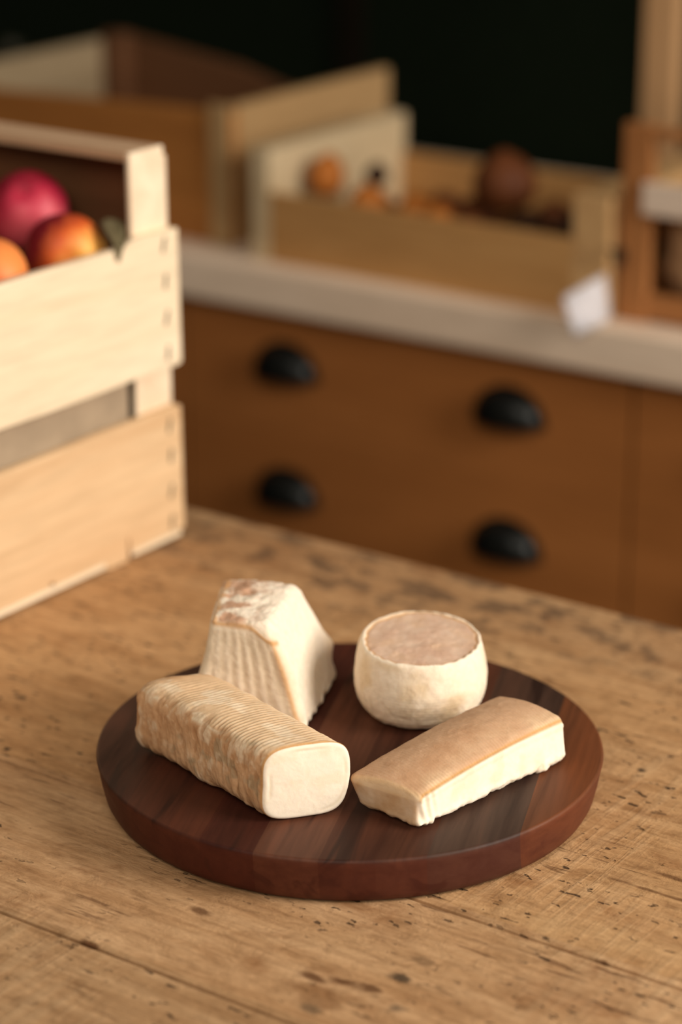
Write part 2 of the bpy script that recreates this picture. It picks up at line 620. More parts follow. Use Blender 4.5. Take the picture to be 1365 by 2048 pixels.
# dark backing strips under the seams
for s in seams[1:-1]:
    box(bm, TX0 + 0.01, TX1 - 0.01, s - 0.006, s + 0.006, TZ - 0.036, TZ - 0.012)
top = obj('tabletop', bm, M['table'], table)
top.location = (-TCX, -TCY, 0)
for sx in (TX0 + 0.1, TX1 - 0.1):
    for sy in (TY0 + 0.1, TY1 - 0.1):
        bm = bmesh.new()
        lathe(bm, [(0, 0), (0.022, 0), (0.026, 0.02), (0.032, 0.3), (0.036, 0.52), (0.030, 0.54), (0.040, 0.56), (0.040, TZ - 0.039), (0, TZ - 0.039)], 24, (sx - TCX, sy - TCY, 0))
        obj('leg', bm, M['table'], table, False)
for x0, x1, y0, y1 in ((TX0 + .14, TX1 - .14, TY0 + .085, TY0 + .105), (TX0 + .14, TX1 - .14, TY1 - .105, TY1 - .085),
                       (TX0 + .085, TX0 + .105, TY0 + .14, TY1 - .14), (TX1 - .105, TX1 - .085, TY0 + .14, TY1 - .14)):
    bxo('apron', M['table'], table, x0 - TCX, x1 - TCX, y0 - TCY, y1 - TCY, TZ - 0.14, TZ - 0.0385, 0.002)

# ------------------------------------------------------------------ drawer cabinets + worktop
CV = 2.07                       # face of the drawers


def cup_handle(parent, cx, z):
    bm = bmesh.new()
    a, d, h = 0.041, 0.026, 0.036
    nt, npz = 28, 12

    def shell(k, flip):
        g = []
        for i in range(nt + 1):
            t = PI * i / nt
            row = []
            for j in range(npz + 1):
                p = PI / 2 * j / npz
                rho = math.sin(t) ** 0.8 if 0 < i < nt else 0.0
                row.append(bm.verts.new((cx - a * k * math.cos(t), CV - d * k * rho * math.sin(p) ** 0.8, z - 0.016 + h * k * rho * max(math.cos(p), 0) ** 0.8)))
            g.append(row)
        for i in range(nt):
            for j in range(npz):
                q = (g[i][j], g[i + 1][j], g[i + 1][j + 1], g[i][j + 1])
                try:
                    bm.faces.new(q[::-1] if flip else q)
                except ValueError:
                    pass
        return g
    A = shell(1.0, False)
    B = shell(0.90, True)
    for i in range(nt):
        bm.faces.new((A[i][-1], A[i + 1][-1], B[i + 1][-1], B[i][-1]))
    bmesh.ops.remove_doubles(bm, verts=bm.verts, dist=1e-6)
    # thin flange against the drawer front
    pts = [(cx + 0.045 * math.cos(PI * k / 24), z - 0.017 + 0.041 * math.sin(PI * k / 24)) for k in range(25)]
    A2 = [bm.verts.new((p, CV - 0.0022, q)) for p, q in pts]
    B2 = [bm.verts.new((p, CV - 0.0001, q)) for p, q in pts]
    bm.faces.new(A2)
    bm.faces.new(B2[::-1])
    for i in range(25):
        j = (i + 1) % 25
        bm.faces.new((A2[i], A2[j], B2[j], B2[i]))
    return obj('cup_handle', bm, M['iron'], parent, False)


CAB = [(-2.2436, 'ochre drawer cabinet behind the crate of apples, under the big amber crate', 'drawer_cabinet'),
       (-1.6673, 'ochre drawer cabinet with four black cup handles in view under the worktop', 'drawer_cabinet'),
       (-1.0910, 'ochre drawer cabinet at the end of the row, below the white price tag', 'drawer_cabinet')]
for u0, lab, nm in CAB:
    t = thing(nm, lab, 'cabinet', (u0 + 0.2882, 2.36, 0), group='drawer cabinets under the worktop')
    ox, oy = u0 + 0.2882, 2.36
    bm = bmesh.new()
    box(bm, u0 + 0.0005, u0 + 0.5758, CV + 0.020, 2.66, 0.06, TZ - 0.0475)
    box(bm, u0 + 0.002, u0 + 0.574, CV + 0.05, 2.64, 0.0, 0.0605)
    o = obj('carcass', bm, M['carcass'], t)
    o.location = (-ox, -oy, 0)
    x0, x1 = u0 + 0.0022, u0 + 0.5742
    for z0, z1, hz in ((TZ - 0.1916, TZ - 0.0500, TZ - 0.108), (TZ - 0.3386, TZ - 0.1922, TZ - 0.2545), (TZ - 0.69, TZ - 0.3392, TZ - 0.45)):
        d = bxo('drawer', M['cabinet'], t, x0, x1, CV, CV + 0.0195, z0, z1, 0.0008)
        d.location = (-ox, -oy, 0)
        for c in range(2):
            cup_handle(d, u0 + 0.1441 + 0.2882 * c, hz)
tag(bxo('worktop', M['counter'], None, -2.60, -0.30, 2.050, 2.68, TZ - 0.047, TZ, 0.003),
    'long thick beige worktop over the ochre drawers with crates standing on it', 'worktop')

# small knob on the dark wall
bm = bmesh.new()
lathe(bm, [(0, 0), (0.006, 0), (0.006, 0.012), (0.011, 0.018), (0.013, 0.026), (0.009, 0.033), (0, 0.035)], 24)
o = obj('wall_knob', bm, plain('grey_knob_metal', srgb(60, 58, 46), 0.5), None, True)
o.rotation_euler = (PI / 2, 0, 0)
o.location = (-2.474, 2.700, TZ + 0.071)
tag(o, 'small grey knob on the dark wall above the amber crate', 'knob')

# ================================================================== apple crate on the table
CU = -1.090                     # outer face of the near planks
AX, AY = -1.24, 1.14
crate = thing('apple_crate', 'pale poplar fruit crate of apples standing on the table', 'crate', (AX, AY, TZ))


def L(p):                       # world plan -> crate local
    return (p[0] - AX, p[1] - AY)


def wavy(y0, y1, zf, n, amp, seed):
    r = random.Random(seed)
    return [(y0 + (y1 - y0) * i / n, zf(y0 + (y1 - y0) * i / n) + r.uniform(-amp, amp)) for i in range(n + 1)]


Y0, Y1 = 0.940, 1.3475
# upper near plank: the top edge rises by the corner, the lower corner is chipped
topz = lambda y: 0.2385 + (0.0030 * max(0, min(1, (y - 1.290) / 0.02)) if y > 1.287 else 0.0)
up = wavy(Y0, 1.283, lambda y: 0.2380, 9, 0.0004, 1) + [(1.2865, 0.2375), (1.292, 0.2395), (1.302, 0.2412), (1.32, 0.2412), (1.3485, 0.2405)]
lowz = [(1.3500, 0.1385), (1.3440, 0.1372)] + [(y, z) for y, z in wavy(1.334, Y0, lambda y: 0.1372, 9, 0.0004, 2)]
pts = [(y - AY, z) for y, z in up + lowz]
obj('side_plank', prism(pts, 'x', CU - 0.0065 - AX, CU - AX, 0.0005), M['crate_light'], crate)
# lower near plank with a split near the foot
lo = [(y, z) for y, z in wavy(Y0, 1.344, lambda y: 0.1068, 9, 0.0004, 3)]
lo += [(1.3475, 0.1050), (1.3480, 0.060), (1.3485, 0.0078), (1.2845, 0.0072), (1.2838, 0.018), (1.2822, 0.0185), (1.2815, 0.0012), (1.2570, 0.0012), (1.2560, 0.0078), (1.20, 0.0078), (1.1985, 0.0115), (1.1960, 0.0115), (1.1945, 0.0078), (Y0, 0.0078)]
pts = [(y - AY, z) for y, z in lo]
obj('side_plank', prism(pts, 'x', CU - 0.0065 - AX, CU - AX, 0.0004), M['crate_low'], crate)
# far side planks
for z0, z1 in ((0.006, 0.107), (0.137, 0.239)):
    bxo('side_plank', M['crate_low'], crate, -1.396 - AX, -1.3895 - AX, Y0 - AY, Y1 - AY, z0, z1, 0.0008)
# ends: corner posts, flat top rail, recessed panel with its shade in the wood colour
for y0, y1, yp in ((1.3045, 1.3425, 1.3300), (0.945, 0.983, 0.9525)):
    for x0, x1 in ((-1.1006, CU - 0.0068), (-1.3893, -1.3782)):
        bxo('corner_post', M['crate_end'], crate, x0 - AX, x1 - AX, y0 - AY, y1 - AY, 0.0078, 0.3015, 0.0010)
    bxo('top_rail', M['crate_rail'], crate, -1.3780 - AX, -1.1008 - AX, y0 - AY, y1 - AY, 0.2950, 0.3015, 0.0008)
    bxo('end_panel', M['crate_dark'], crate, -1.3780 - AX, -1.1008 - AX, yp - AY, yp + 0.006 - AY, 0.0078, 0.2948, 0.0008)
bxo('end_plank', M['crate_end'], crate, -1.3893 - AX, CU - 0.0075 - AX, 1.3428 - AY, 1.3462 - AY, 0.010, 0.294, 0.0006)
# bottom boards
bxo('bottom_slat', M['crate_light'], crate, -1.0968 - AX, CU + 0.0004 - AX, 1.2862 - AY, 1.3440 - AY, 0.0032, 0.0070, 0.0005)
bxo('bottom_slat', M['crate_light'], crate, -1.0968 - AX, CU + 0.0004 - AX, Y0 - AY, 1.2555 - AY, 0.0032, 0.0076, 0.0005)
for i in range(4):
    a = -1.388 + i * 0.0745
    bxo('bottom_slat', M['crate_low'], crate, a - AX, a + 0.068 - AX, 0.9835 - AY, 1.304 - AY, 0.0030, 0.0075, 0.0006)
bxo('runner', M['crate_low'], crate, -1.388 - AX, -1.0975 - AX, 1.258 - AY, 1.281 - AY, 0.0, 0.0029, 0.0004)
bxo('runner', M['crate_low'], crate, -1.388 - AX, -1.0975 - AX, 1.01 - AY, 1.033 - AY, 0.0, 0.0029, 0.0004)
# cardboard liner: four walls and a raised floor
bm = bmesh.new()
box(bm, -1.1005 - AX, -1.0985 - AX, 0.985 - AY, 1.2970 - AY, 0.0085, 0.226)
box(bm, -1.3875 - AX, -1.3855 - AX, 0.985 - AY, 1.2985 - AY, 0.0085, 0.226)
box(bm, -1.3855 - AX, -1.1005 - AX, 0.985 - AY, 0.987 - AY, 0.0085, 0.226)
box(bm, -1.3855 - AX, -1.1005 - AX, 0.987 - AY, 1.2985 - AY, 0.160, 0.164)
o = obj('liner', bm, M['liner'], crate)
o['label'] = 'grey cardboard liner'
# staples along the corner
for k, (y, z) in enumerate([(1.3315, 0.2310), (1.3325, 0.2035), (1.3330, 0.1760), (1.3335, 0.1490), (1.3330, 0.0930), (1.3340, 0.0690), (1.3335, 0.0410), (1.3335, 0.0165)]):
    bm = bmesh.new()
    dy = (0.0012, 0.0006, 0.0015, 0.0008)[k % 4]
    x = CU - AX + 0.0003
    tube(bm, [(x - 0.001, y - AY - dy, z - 0.0052), (x + 0.0003, y - AY - dy, z - 0.005), (x + 0.0003, y - AY + dy, z + 0.005), (x - 0.001, y - AY + dy, z + 0.0052)], 0.0010, 6)
    obj('staple', bm, M['staple'], crate)


# ------------------------------------------------------------------ apples
def apple_material(name, red, mid, yellow, direction, bias):
    nb = NB(name, 0.48, 0.3)
    v = nb.tc.outputs['Object']
    d = nb.n.new('ShaderNodeVectorMath')
    d.operation = 'DOT_PRODUCT'
    nb.L(v, d.inputs[0])
    d.inputs[1].default_value = tuple(x / 0.03 for x in direction)
    n = nb.noise(nb.coords((50, 50, 22)), 1.0, 4, 0.6, 0.4)
    f = nb.math('ADD', nb.math('MULTIPLY', d.outputs['Value'], 0.5), nb.math('MULTIPLY', nb.math('SUBTRACT', n, 0.5), 0.5))
    f = nb.math('ADD', f, bias)
    c = nb.ramp(f, [(0.20, red), (0.48, mid), (0.72, yellow)])
    sp = nb.noise(nb.coords((1, 1, 1)), 700, 2)
    c = nb.mix(nb.math('MULTIPLY', nb.mask(sp, 0.62, 0.72), 0.25), c, srgb(236, 190, 130))
    return nb.out(c)


def apple(loc, r, mat, label, tilt=(0.3, 0.2, 0), squash=0.92, seed=0, stem=True):
    t = thing('apple', label, 'apple', loc, (0, 0, 0), 'apples in the crate')
    rot = Matrix.Rotation(tilt[2], 3, 'Z') @ Matrix.Rotation(tilt[1], 3, 'Y') @ Matrix.Rotation(tilt[0], 3, 'X')
    V = []
    nt, npz = 40, 28
    bm = bmesh.new()
    prof = []
    for j in range(npz + 1):
        p = PI * j / npz
        rr = r * math.sin(p) * (1 + 0.05 * math.sin(p) ** 2 + 0.04 * math.cos(p))
        z = r * squash * math.cos(p)
        z -= r * 0.30 * math.exp(-(rr / (0.30 * r)) ** 2) * (1 if math.cos(p) > 0 else -0.5)
        prof.append((max(rr, 0) if 0 < j < npz else 0, z))
    lathe(bm, prof[::-1], nt)
    for v in bm.verts:
        a = math.atan2(v.co.y, v.co.x)
        k = 1 + 0.018 * math.sin(5 * a + seed) * (0.5 + v.co.z / r * 0.5) + 0.012 * math.sin(2 * a + seed)
        v.co.x *= k
        v.co.y *= k
        v.co = rot @ v.co
    obj('flesh', bm, mat, t, True)
    if stem:
        bm = bmesh.new()
        tube(bm, [(0, 0, r * 0.55), (0.001, 0, r * 0.8), (0.003, 0.001, r * 1.08)], [0.0011, 0.001, 0.0014], 8)
        bmesh.ops.rotate(bm, verts=bm.verts, cent=(0, 0, 0), matrix=rot)
        obj('stem', bm, M['stem'], t, True)
    return t


CR, PK, YO, OR = srgb(140, 18, 36), srgb(176, 34, 52), srgb(238, 160, 66), srgb(232, 118, 58)
mA = apple_material('pink_apple_skin', srgb(138, 16, 40), srgb(188, 42, 68), srgb(216, 88, 98), (0.55, -0.3, -0.7), 0.40)  # paler pink at the lower right is light sheen put into the skin colour
mB = apple_material('blushed_yellow_apple_skin', srgb(120, 12, 26), srgb(214, 96, 40), srgb(242, 178, 84), (0.75, 0.20, -0.45), 0.44)
mC = apple_material('orange_apple_skin', srgb(190, 40, 44), srgb(232, 104, 58), srgb(240, 144, 74), (0.6, 0.3, 0.5), 0.36)
mD = apple_material('rose_apple_skin', srgb(170, 26, 52), srgb(206, 50, 72), srgb(220, 80, 90), (0.4, 0.2, -0.4), 0.34)
apple((-1.1830, 1.2910, TZ + 0.2525), 0.0285, mA, 'deep pink apple on top of the heap in the crate', (-2.5, 0.5, 0), 0.98, 1)
apple((-1.1305, 1.2705, TZ + 0.2315), 0.0275, mB, 'red and yellow apple against the near plank, beside the dry leaf', (-1.6, 0.3, 0.9), 0.98, 2)
apple((-1.1315, 1.1890, TZ + 0.2300), 0.0280, mC, 'orange apple below the deep pink apple, at the edge of view', (-2.2, 0.4, 0), 0.95, 3)
apple((-1.1310, 1.1500, TZ + 0.1910), 0.0260, mD, 'rose apple lowest at the near plank, barely in view', (-2.2, 0.3, 0), 0.93, 4)
for (x, y, z, r, mm) in [(-1.195, 1.215, 0.194, 0.030, mB), (-1.255, 1.265, 0.194, 0.030, mD), (-1.255, 1.200, 0.194, 0.030, mA), (-1.195, 1.150, 0.194, 0.030, mC),
                         (-1.255, 1.135, 0.194, 0.030, mB), (-1.320, 1.250, 0.194, 0.030, mC), (-1.320, 1.180, 0.194, 0.030, mA)]:
    apple((x, y, TZ + z), r, mm, 'apple deeper in the crate, behind the apples at the near plank', (random.uniform(-.6, .6), random.uniform(-.6, .6), random.uniform(0, 6)), 0.94, random.random() * 6)

# dry leaf hanging over the plank
bm = bmesh.new()
nl, nw = 14, 6
path = [Vector((-1.1140, 1.2935, 0.2530)), Vector((-1.1060, 1.2905, 0.2510)), Vector((-1.0980, 1.2860, 0.2462)), Vector((-1.0900, 1.2815, 0.2400)), Vector((-1.0878, 1.2795, 0.2290))]


def bez(t):
    s = t * (len(path) - 1)
    i = min(int(s), len(path) - 2)
    f = s - i
    return path[i].lerp(path[i + 1], f)


g = []
for i in range(nl + 1):
    t = i / nl
    c = bez(t)
    wd = 0.0105 * math.sin(PI * min(0.02 + t ** 0.75 * 0.98, 0.998)) ** 0.8
    row = []
    for j in range(nw + 1):
        s = (j / nw) * 2 - 1
        row.append(bm.verts.new(c + Vector((0.25 * wd * s * s + 0.0006 * math.sin(9 * t + 3 * s), wd * s, 0.30 * wd * s * s + 0.0008 * math.sin(14 * t + 2 * s)))))
    g.append(row)
for i in range(nl):
    for j in range(nw):
        bm.faces.new((g[i][j], g[i + 1][j], g[i + 1][j + 1], g[i][j + 1]))
bmesh.ops.solidify(bm, geom=list(bm.faces), thickness=0.0004)
o = obj('leaf', bm, wood('dry_leaf', srgb(122, 110, 78), srgb(150, 136, 100), 'z', 3, 0.7), None, True)
o.location = (0, 0, TZ)
tag(o, 'dry grey green leaf hanging over the plank of the apple crate', 'leaf')

# ================================================================== serving board
BX, BY = -0.743, 1.0702
bm = bmesh.new()
prof = [(0, 0), (0.135, 0), (0.1400, 0.0006), (0.1436, 0.0028), (0.1458, 0.007), (0.1478, 0.016), (0.1492, 0.0245), (0.1500, 0.0280), (0.1496, 0.0293), (0.1484, 0.0300)]
prof += [(r, 0.03) for r in (0.14, 0.12, 0.09, 0.05, 0)]
lathe(bm, prof, 256)
o = obj('serving_board', bm, M['board'], None, False)
me = o.data
me.polygons.foreach_set('use_smooth', [abs(p.normal.z) < 0.95 for p in me.polygons])
o.location = (BX, BY, TZ)
tag(o, 'round dark walnut serving board with four cheeses on the table', 'board')
ZB = TZ + 0.030

CREAM = lin(246, 228, 196)
WHITE = lin(250, 233, 208)
OCHRE = lin(206, 152, 88)
TAN = lin(208, 166, 122)
PINK = lin(202, 158, 126)
GREY = lin(196, 176, 146)


def mixc(a, b, m):
    m = np.clip(m, 0, 1)[:, None]
    return a * (1 - m) + b * m


def hexa(V, half, bot, top, zt):
    """map the box onto bottom and top quads, order FL(-x-y) FR(+x-y) BR(+x+y) BL(-x+y); zt = four top heights"""
    s = (V / half + 1) / 2
    x, y, z = s[:, 0:1], s[:, 1:2], s[:, 2:3]

    def bil(q):
        q = [np.array(k, float) for k in q]
        return (q[0] * (1 - x) + q[1] * x) * (1 - y) + (q[3] * (1 - x) + q[2] * x) * y
    B = bil([(*p, 0) for p in bot])
    T = bil([(p[0], p[1], h) for p, h in zip(top, zt)])
    return B * (1 - z) + T * z, s


# ------------------------------------------------------------------ pyramid cheese
half = np.array([0.036, 0.045, 0.034])
V, Fs, N0 = rounded_box(half, 0.0075, (90, 110, 90))
ox, oy = -0.8217, 1.0866
Lc, F, R_, Bk = (-0.8285, 1.0305), (-0.7665, 1.0580), (-0.8010, 1.1450), (-0.8690, 1.1150)
tl, tf, tr, tb = (-0.8290, 1.0465), (-0.7925, 1.0565), (-0.8165, 1.1215), (-0.8630, 1.1035)
sub = lambda q: [(a - ox, b - oy) for a, b in q]
W_, s = hexa(V, half, sub([Lc, F, R_, Bk]), sub([tl, tf, tr, tb]), [0.066, 0.0655, 0.067, 0.0665])
n = normals_of(W_, Fs)
x, y, z = s[:, 0], s[:, 1], s[:, 2]
front = sstep(0.10, 0.03, y)
right = sstep(0.90, 0.97, x)
topm = sstep(0.93, 0.985, z)
# belly at the foot of the sides, flared spur on the far right corner
W_ += n * ((0.0004 + 0.0030 * sstep(0.12, 0.02, x)) * np.exp(-((z - 0.34) / 0.20) ** 2) * (1 - topm))[:, None]
W_ += n * (0.0026 * sstep(0.9, 0.99, x) * np.exp(-((z - 0.55) / 0.25) ** 2))[:, None]
foot = np.exp(-(z / 0.10) ** 2) * right
W_ += n * (0.0018 * foot * (fbm(W_, 300, 2, 3) + 0.3))[:, None]
spur = np.exp(-(((y - 0.97) / 0.08) ** 2)) * np.exp(-(((z - 0.36) / 0.10) ** 2)) * sstep(0.8, 0.95, x)
W_ += np.array([0.55, 0.55, 0])[None] * (0.0052 * spur)[:, None]
# grooves of the mould on the front face
gx = x + 0.02 * fbm(W_, 30, 2, 8)
groove = front * sstep(0.96, 0.80, z)
W_ += n * (groove * (0.00018 + 0.00014 * fbm(W_, 50, 2, 67)) * np.sin(gx * 2 * PI * 7.5 + 1.2 * fbm(W_, 45, 2, 68)))[:, None]
# arched edge of the rind around the front face
arch_z = 0.955 - 0.13 * sstep(0.60, 0.98, x) * np.clip((x - 0.55) / 0.45, 0, 1)
edge_top = np.exp(-((z - arch_z) / 0.022) ** 2) * front
edge_r = np.exp(-((x - 0.955) / 0.020) ** 2) * sstep(0.16, 0.05, y) * sstep(0.92, 0.75, z)
edge_l = np.exp(-((x - 0.03) / 0.03) ** 2) * sstep(0.16, 0.05, y)
W_ += n * (0.00035 * (edge_top + edge_r))[:, None]
W_ += n * (0.0008 * topm * fbm(W_, 210, 4, 5) + 0.00022 * fbm(W_, 420, 3, 6) + 0.0009 * fbm(W_, 50, 3, 7))[:, None]
# rounded lumpy crown
W_[:, 2] += topm * 0.0022 * (1 - ((x - 0.5) / 0.6) ** 2 - ((y - 0.5) / 0.6) ** 2) + topm * 0.0012 * fbm(W_, 130, 3, 11)
C = np.tile(WHITE, (len(W_), 1))
C = mixc(C, lin(226, 202, 166), front * (0.60 + 0.14 * np.sin(gx * 2 * PI * 7.5 + PI)) * sstep(1.0, 0.85, z))
C = mixc(C, OCHRE, 0.85 * np.clip(edge_top + edge_r * 0.9, 0, 1))
C = mixc(C, lin(240, 222, 190), 0.8 * edge_l)
nt_ = fbm(W_, 120, 4, 21)
C = mixc(C, lin(204, 160, 128), topm * sstep(-0.25, 0.35, nt_) * sstep(1.02, 0.55, x + 0.25 * nt_))
C = mixc(C, OCHRE, 0.7 * topm * np.exp(-((x - 0.10 - 0.05 * nt_) / 0.04) ** 2))
C = mixc(C, lin(214, 176, 130), 0.7 * spur + 0.35 * right * sstep(0.6, 0.2, z) * sstep(0.0, 0.5, fbm(W_, 55, 3, 9)))
W_[:, 2] -= W_[:, 2].min()
o = mesh_np('pyramid_cheese', W_, Fs, M['cheese'], None, C)
o.location = (ox, oy, ZB + 0.0001)
tag(o, 'tall flat topped pyramid goat cheese standing at the back of the round board', 'cheese')

# ------------------------------------------------------------------ round cheese
nth, prof = 320, []
Rm = 0.0404
pr = [(0.0, 0.0), (0.016, 0.0), (0.026, 0.0003), (0.0315, 0.0022), (0.0355, 0.0065), (0.0385, 0.0125), (0.0401, 0.0190), (0.0404, 0.0250), (0.0398, 0.0315), (0.0388, 0.0375), (0.0378, 0.0422), (0.0367, 0.0452), (0.0355, 0.0464), (0.0338, 0.0462), (0.0315, 0.0459), (0.024, 0.0461), (0.014, 0.0464), (0.0, 0.0466)]
# resample the profile densely
pa = np.array(pr)
dl = np.r_[0, np.cumsum(np.hypot(*np.diff(pa, axis=0).T))]
tt = np.linspace(0, dl[-1], 150)
pr_r = np.interp(tt, dl, pa[:, 0])
pr_z = np.interp(tt, dl, pa[:, 1])
k = np.ones(5) / 5
pr_r[2:-2] = np.convolve(pr_r, k, 'valid')
pr_z[2:-2] = np.convolve(pr_z, k, 'valid')
V, Fs = [(0, 0, 0)], []
for j in range(1, 149):
    a = np.arange(nth) * 2 * PI / nth
    V += list(zip(pr_r[j] * np.cos(a), pr_r[j] * np.sin(a), np.full(nth, pr_z[j])))
V.append((0, 0, pr_z[-1]))
V = np.array(V)
for k2 in range(nth):
    Fs.append([0, 1 + (k2 + 1) % nth, 1 + k2])
    for j in range(147):
        a = 1 + j * nth
        Fs.append([a + k2, a + (k2 + 1) % nth, a + nth + (k2 + 1) % nth, a + nth + k2])
    a = 1 + 147 * nth
    Fs.append([a + k2, a + (k2 + 1) % nth, len(V) - 1])
n = normals_of(V, Fs)
rho = np.hypot(V[:, 0], V[:, 1])
ang = np.arctan2(V[:, 1], V[:, 0])
zz = V[:, 2]
ntop = fbm(V, 110, 4, 31)
rim = 0.0336 + 0.0012 * vnoise(np.c_[np.cos(ang) * 2.2, np.sin(ang) * 2.2, 0 * ang], 5) + 0.0004 * np.sin(ang * 23 + 3 * np.sin(ang * 3))
topd = sstep(0.0445, 0.0455, zz) * sstep(rim + 0.0009, rim - 0.0006, rho)
ring = sstep(0.0425, 0.0450, zz) * np.exp(-((rho - rim - 0.0002) / 0.0009) ** 2)
ridge = sstep(0.041, 0.044, zz) * np.exp(-((rho - rim - 0.0019) / 0.0010) ** 2)
body = 1 - sstep(0.0445, 0.0455, zz)
disp = 0.0006 * fbm(V, 40, 3, 33) + 0.00028 * fbm(V, 260, 3, 34)
wr = fbm(np.c_[np.cos(ang) * 0.04, np.sin(ang) * 0.04, zz * 1.0] + 0.006 * fbm(V, 90, 2, 35)[:, None], 300, 3, 36)
low = sstep(0.036, 0.012, zz)
disp += body * (0.0004 * low * wr + 0.00018 * np.sin(zz * 2 * PI / 0.0021) * low)
disp += ridge * 0.0004 * (1 + 0.4 * np.sin(ang * 90) * (vnoise(np.c_[np.cos(ang), np.sin(ang), 0 * ang] * 2.5, 8) > 0)) - ring * 0.0006 - topd * 0.0004 + topd * 0.00035 * ntop
V2 = V + n * disp[:, None]
C = np.tile(lin(248, 229, 202), (len(V), 1))
C = mixc(C, lin(232, 206, 168), body * sstep(-0.1, 0.6, fbm(V, 60, 3, 38)))
C = mixc(C, lin(214, 192, 160), low * sstep(-0.2, 0.6, wr) * 0.55)
C = mixc(C, lin(206, 164, 136), topd * (0.75 + 0.25 * ntop))
C = mixc(C, lin(224, 186, 152), topd * sstep(0.1, 0.5, fbm(V, 60, 3, 39)) * 0.7)
C = mixc(C, OCHRE, 0.9 * np.clip(ring, 0, 1))
C = mixc(C, WHITE, 0.8 * np.clip(ridge, 0, 1))
# the top leans a little to the front
dirv = np.array([0.574, -0.819])
V2[:, 2] -= (V2[:, :2] @ dirv) * 0.085 * sstep(0.012, 0.045, zz)
V2[:, 2] -= V2[:, 2].min()
o = mesh_np('round_cheese', V2, Fs, M['cheese'], None, C)
o.location = (-0.7318, 1.1288, ZB + 0.0001)
o.scale = (1, 1, 1.035)
tag(o, 'small round goat cheese with wrinkled pinkish top on the round board', 'cheese')

# ------------------------------------------------------------------ log cheese
HL, HY, HZ = 0.0655, 0.0238, 0.0222
e1, e2 = np.array([0.963, -0.270]), np.array([0.270, 0.963])
nth = 320
th = np.arange(nth) * 2 * PI / nth


def section(p):
    c, s_ = np.cos(th), np.sin(th)
    rr = (np.abs(c) ** p + np.abs(s_) ** p) ** (-1 / p)
    return c * rr, s_ * rr


sy, sz = section(4.0)
ring_x, ring_s = [], []
for k in range(14):                            # back cap, centre outwards
    q = (k + 1) / 14
    ring_x.append(-HL + 0.011 * (1 - math.sqrt(max(0.0, 1 - (q * 0.88) ** 2))) * 0.9)
    ring_s.append(q * 0.90)
xb = ring_x[-1]
for k in range(1, 251):
    q = k / 250
    ring_x.append(xb + (HL - 0.0022 - xb) * q)
    ring_s.append(0.90 + 0.10 * math.sin(min(1.0, q / 0.075) * PI / 2))
nside = len(ring_x)
for k in range(1, 9):                          # fillet of the cut
    t = k / 8 * PI / 2
    ring_x.append(HL - 0.0022 + 0.0022 * math.sin(t))
    ring_s.append(1 - 0.0022 / 0.023 * (1 - math.cos(t)))
for k in range(1, 40):                         # the cut face, rim to centre
    ring_x.append(HL)
    ring_s.append((1 - 0.0022 / 0.023) * (1 - k / 40))
V = [(-HL, 0, 0)]
for X_, S_ in zip(ring_x, ring_s):
    V += list(zip(np.full(nth, X_), HY * S_ * sy, HZ * S_ * sz))
V.append((HL, 0, 0))
V = np.array(V)
nr = len(ring_x)
ringid = np.r_[0, np.repeat(np.arange(nr), nth), nr]
Fs = []
for k in range(nth):
    k2 = (k + 1) % nth
    Fs.append([0, 1 + k2, 1 + k])
    Fs.append([1 + (nr - 1) * nth + k, 1 + (nr - 1) * nth + k2, len(V) - 1])
for j in range(nr - 1):
    A0 = 1 + j * nth
    for k in range(nth):
        k2 = (k + 1) % nth
        Fs.append([A0 + k, A0 + k2, A0 + nth + k2, A0 + nth + k])
n = normals_of(V, Fs)
W_ = V.copy()
cut = ringid >= nside + 3
xx = W_[:, 0] / HL
yn, zn = W_[:, 1] / HY, W_[:, 2] / HZ
side = np.where(cut, 0.0, 1.0) * sstep(1.0, 0.94, xx)
topf = sstep(0.50, 0.85, n[:, 2]) * side
leftf = sstep(0.1, 0.7, -n[:, 1]) * side
sl = W_[:, 0] + 0.22 * W_[:, 1] + 0.0010 * fbm(W_, 60, 2, 41)
ridges = np.sin(sl * 2 * PI / 0.0031)
amp_r = topf * sstep(-0.90, -0.55, xx) * np.clip(0.55 + 0.8 * fbm(W_, 60, 2, 46), 0.1, 1.2)
lump = fbm(W_ * np.array([1.0, 1.0, 0.5]), 110, 4, 42)
big = fbm(W_, 40, 3, 43)
wrk = fbm((W_ + 0.004 * fbm(W_, 60, 2, 64)[:, None]) * np.array([1.0, 0.4, 0.4]), 260, 4, 65)
disp = 0.00022 * ridges * amp_r + leftf * (0.0010 * lump + 0.0007 * wrk) + side * (0.0011 * big + 0.0004 * lump)
disp += sstep(-0.70, -1.0, xx) * 0.0022 * fbm(W_, 65, 3, 44)
dent = np.exp(-(((W_[:, 0] - 0.040) / 0.0018) ** 2) - (((W_[:, 2] + 0.006) / 0.005) ** 2)) * leftf
disp -= 0.0022 * dent
W2 = W_ + n * (disp * sstep(1.0, 0.96, xx))[:, None]
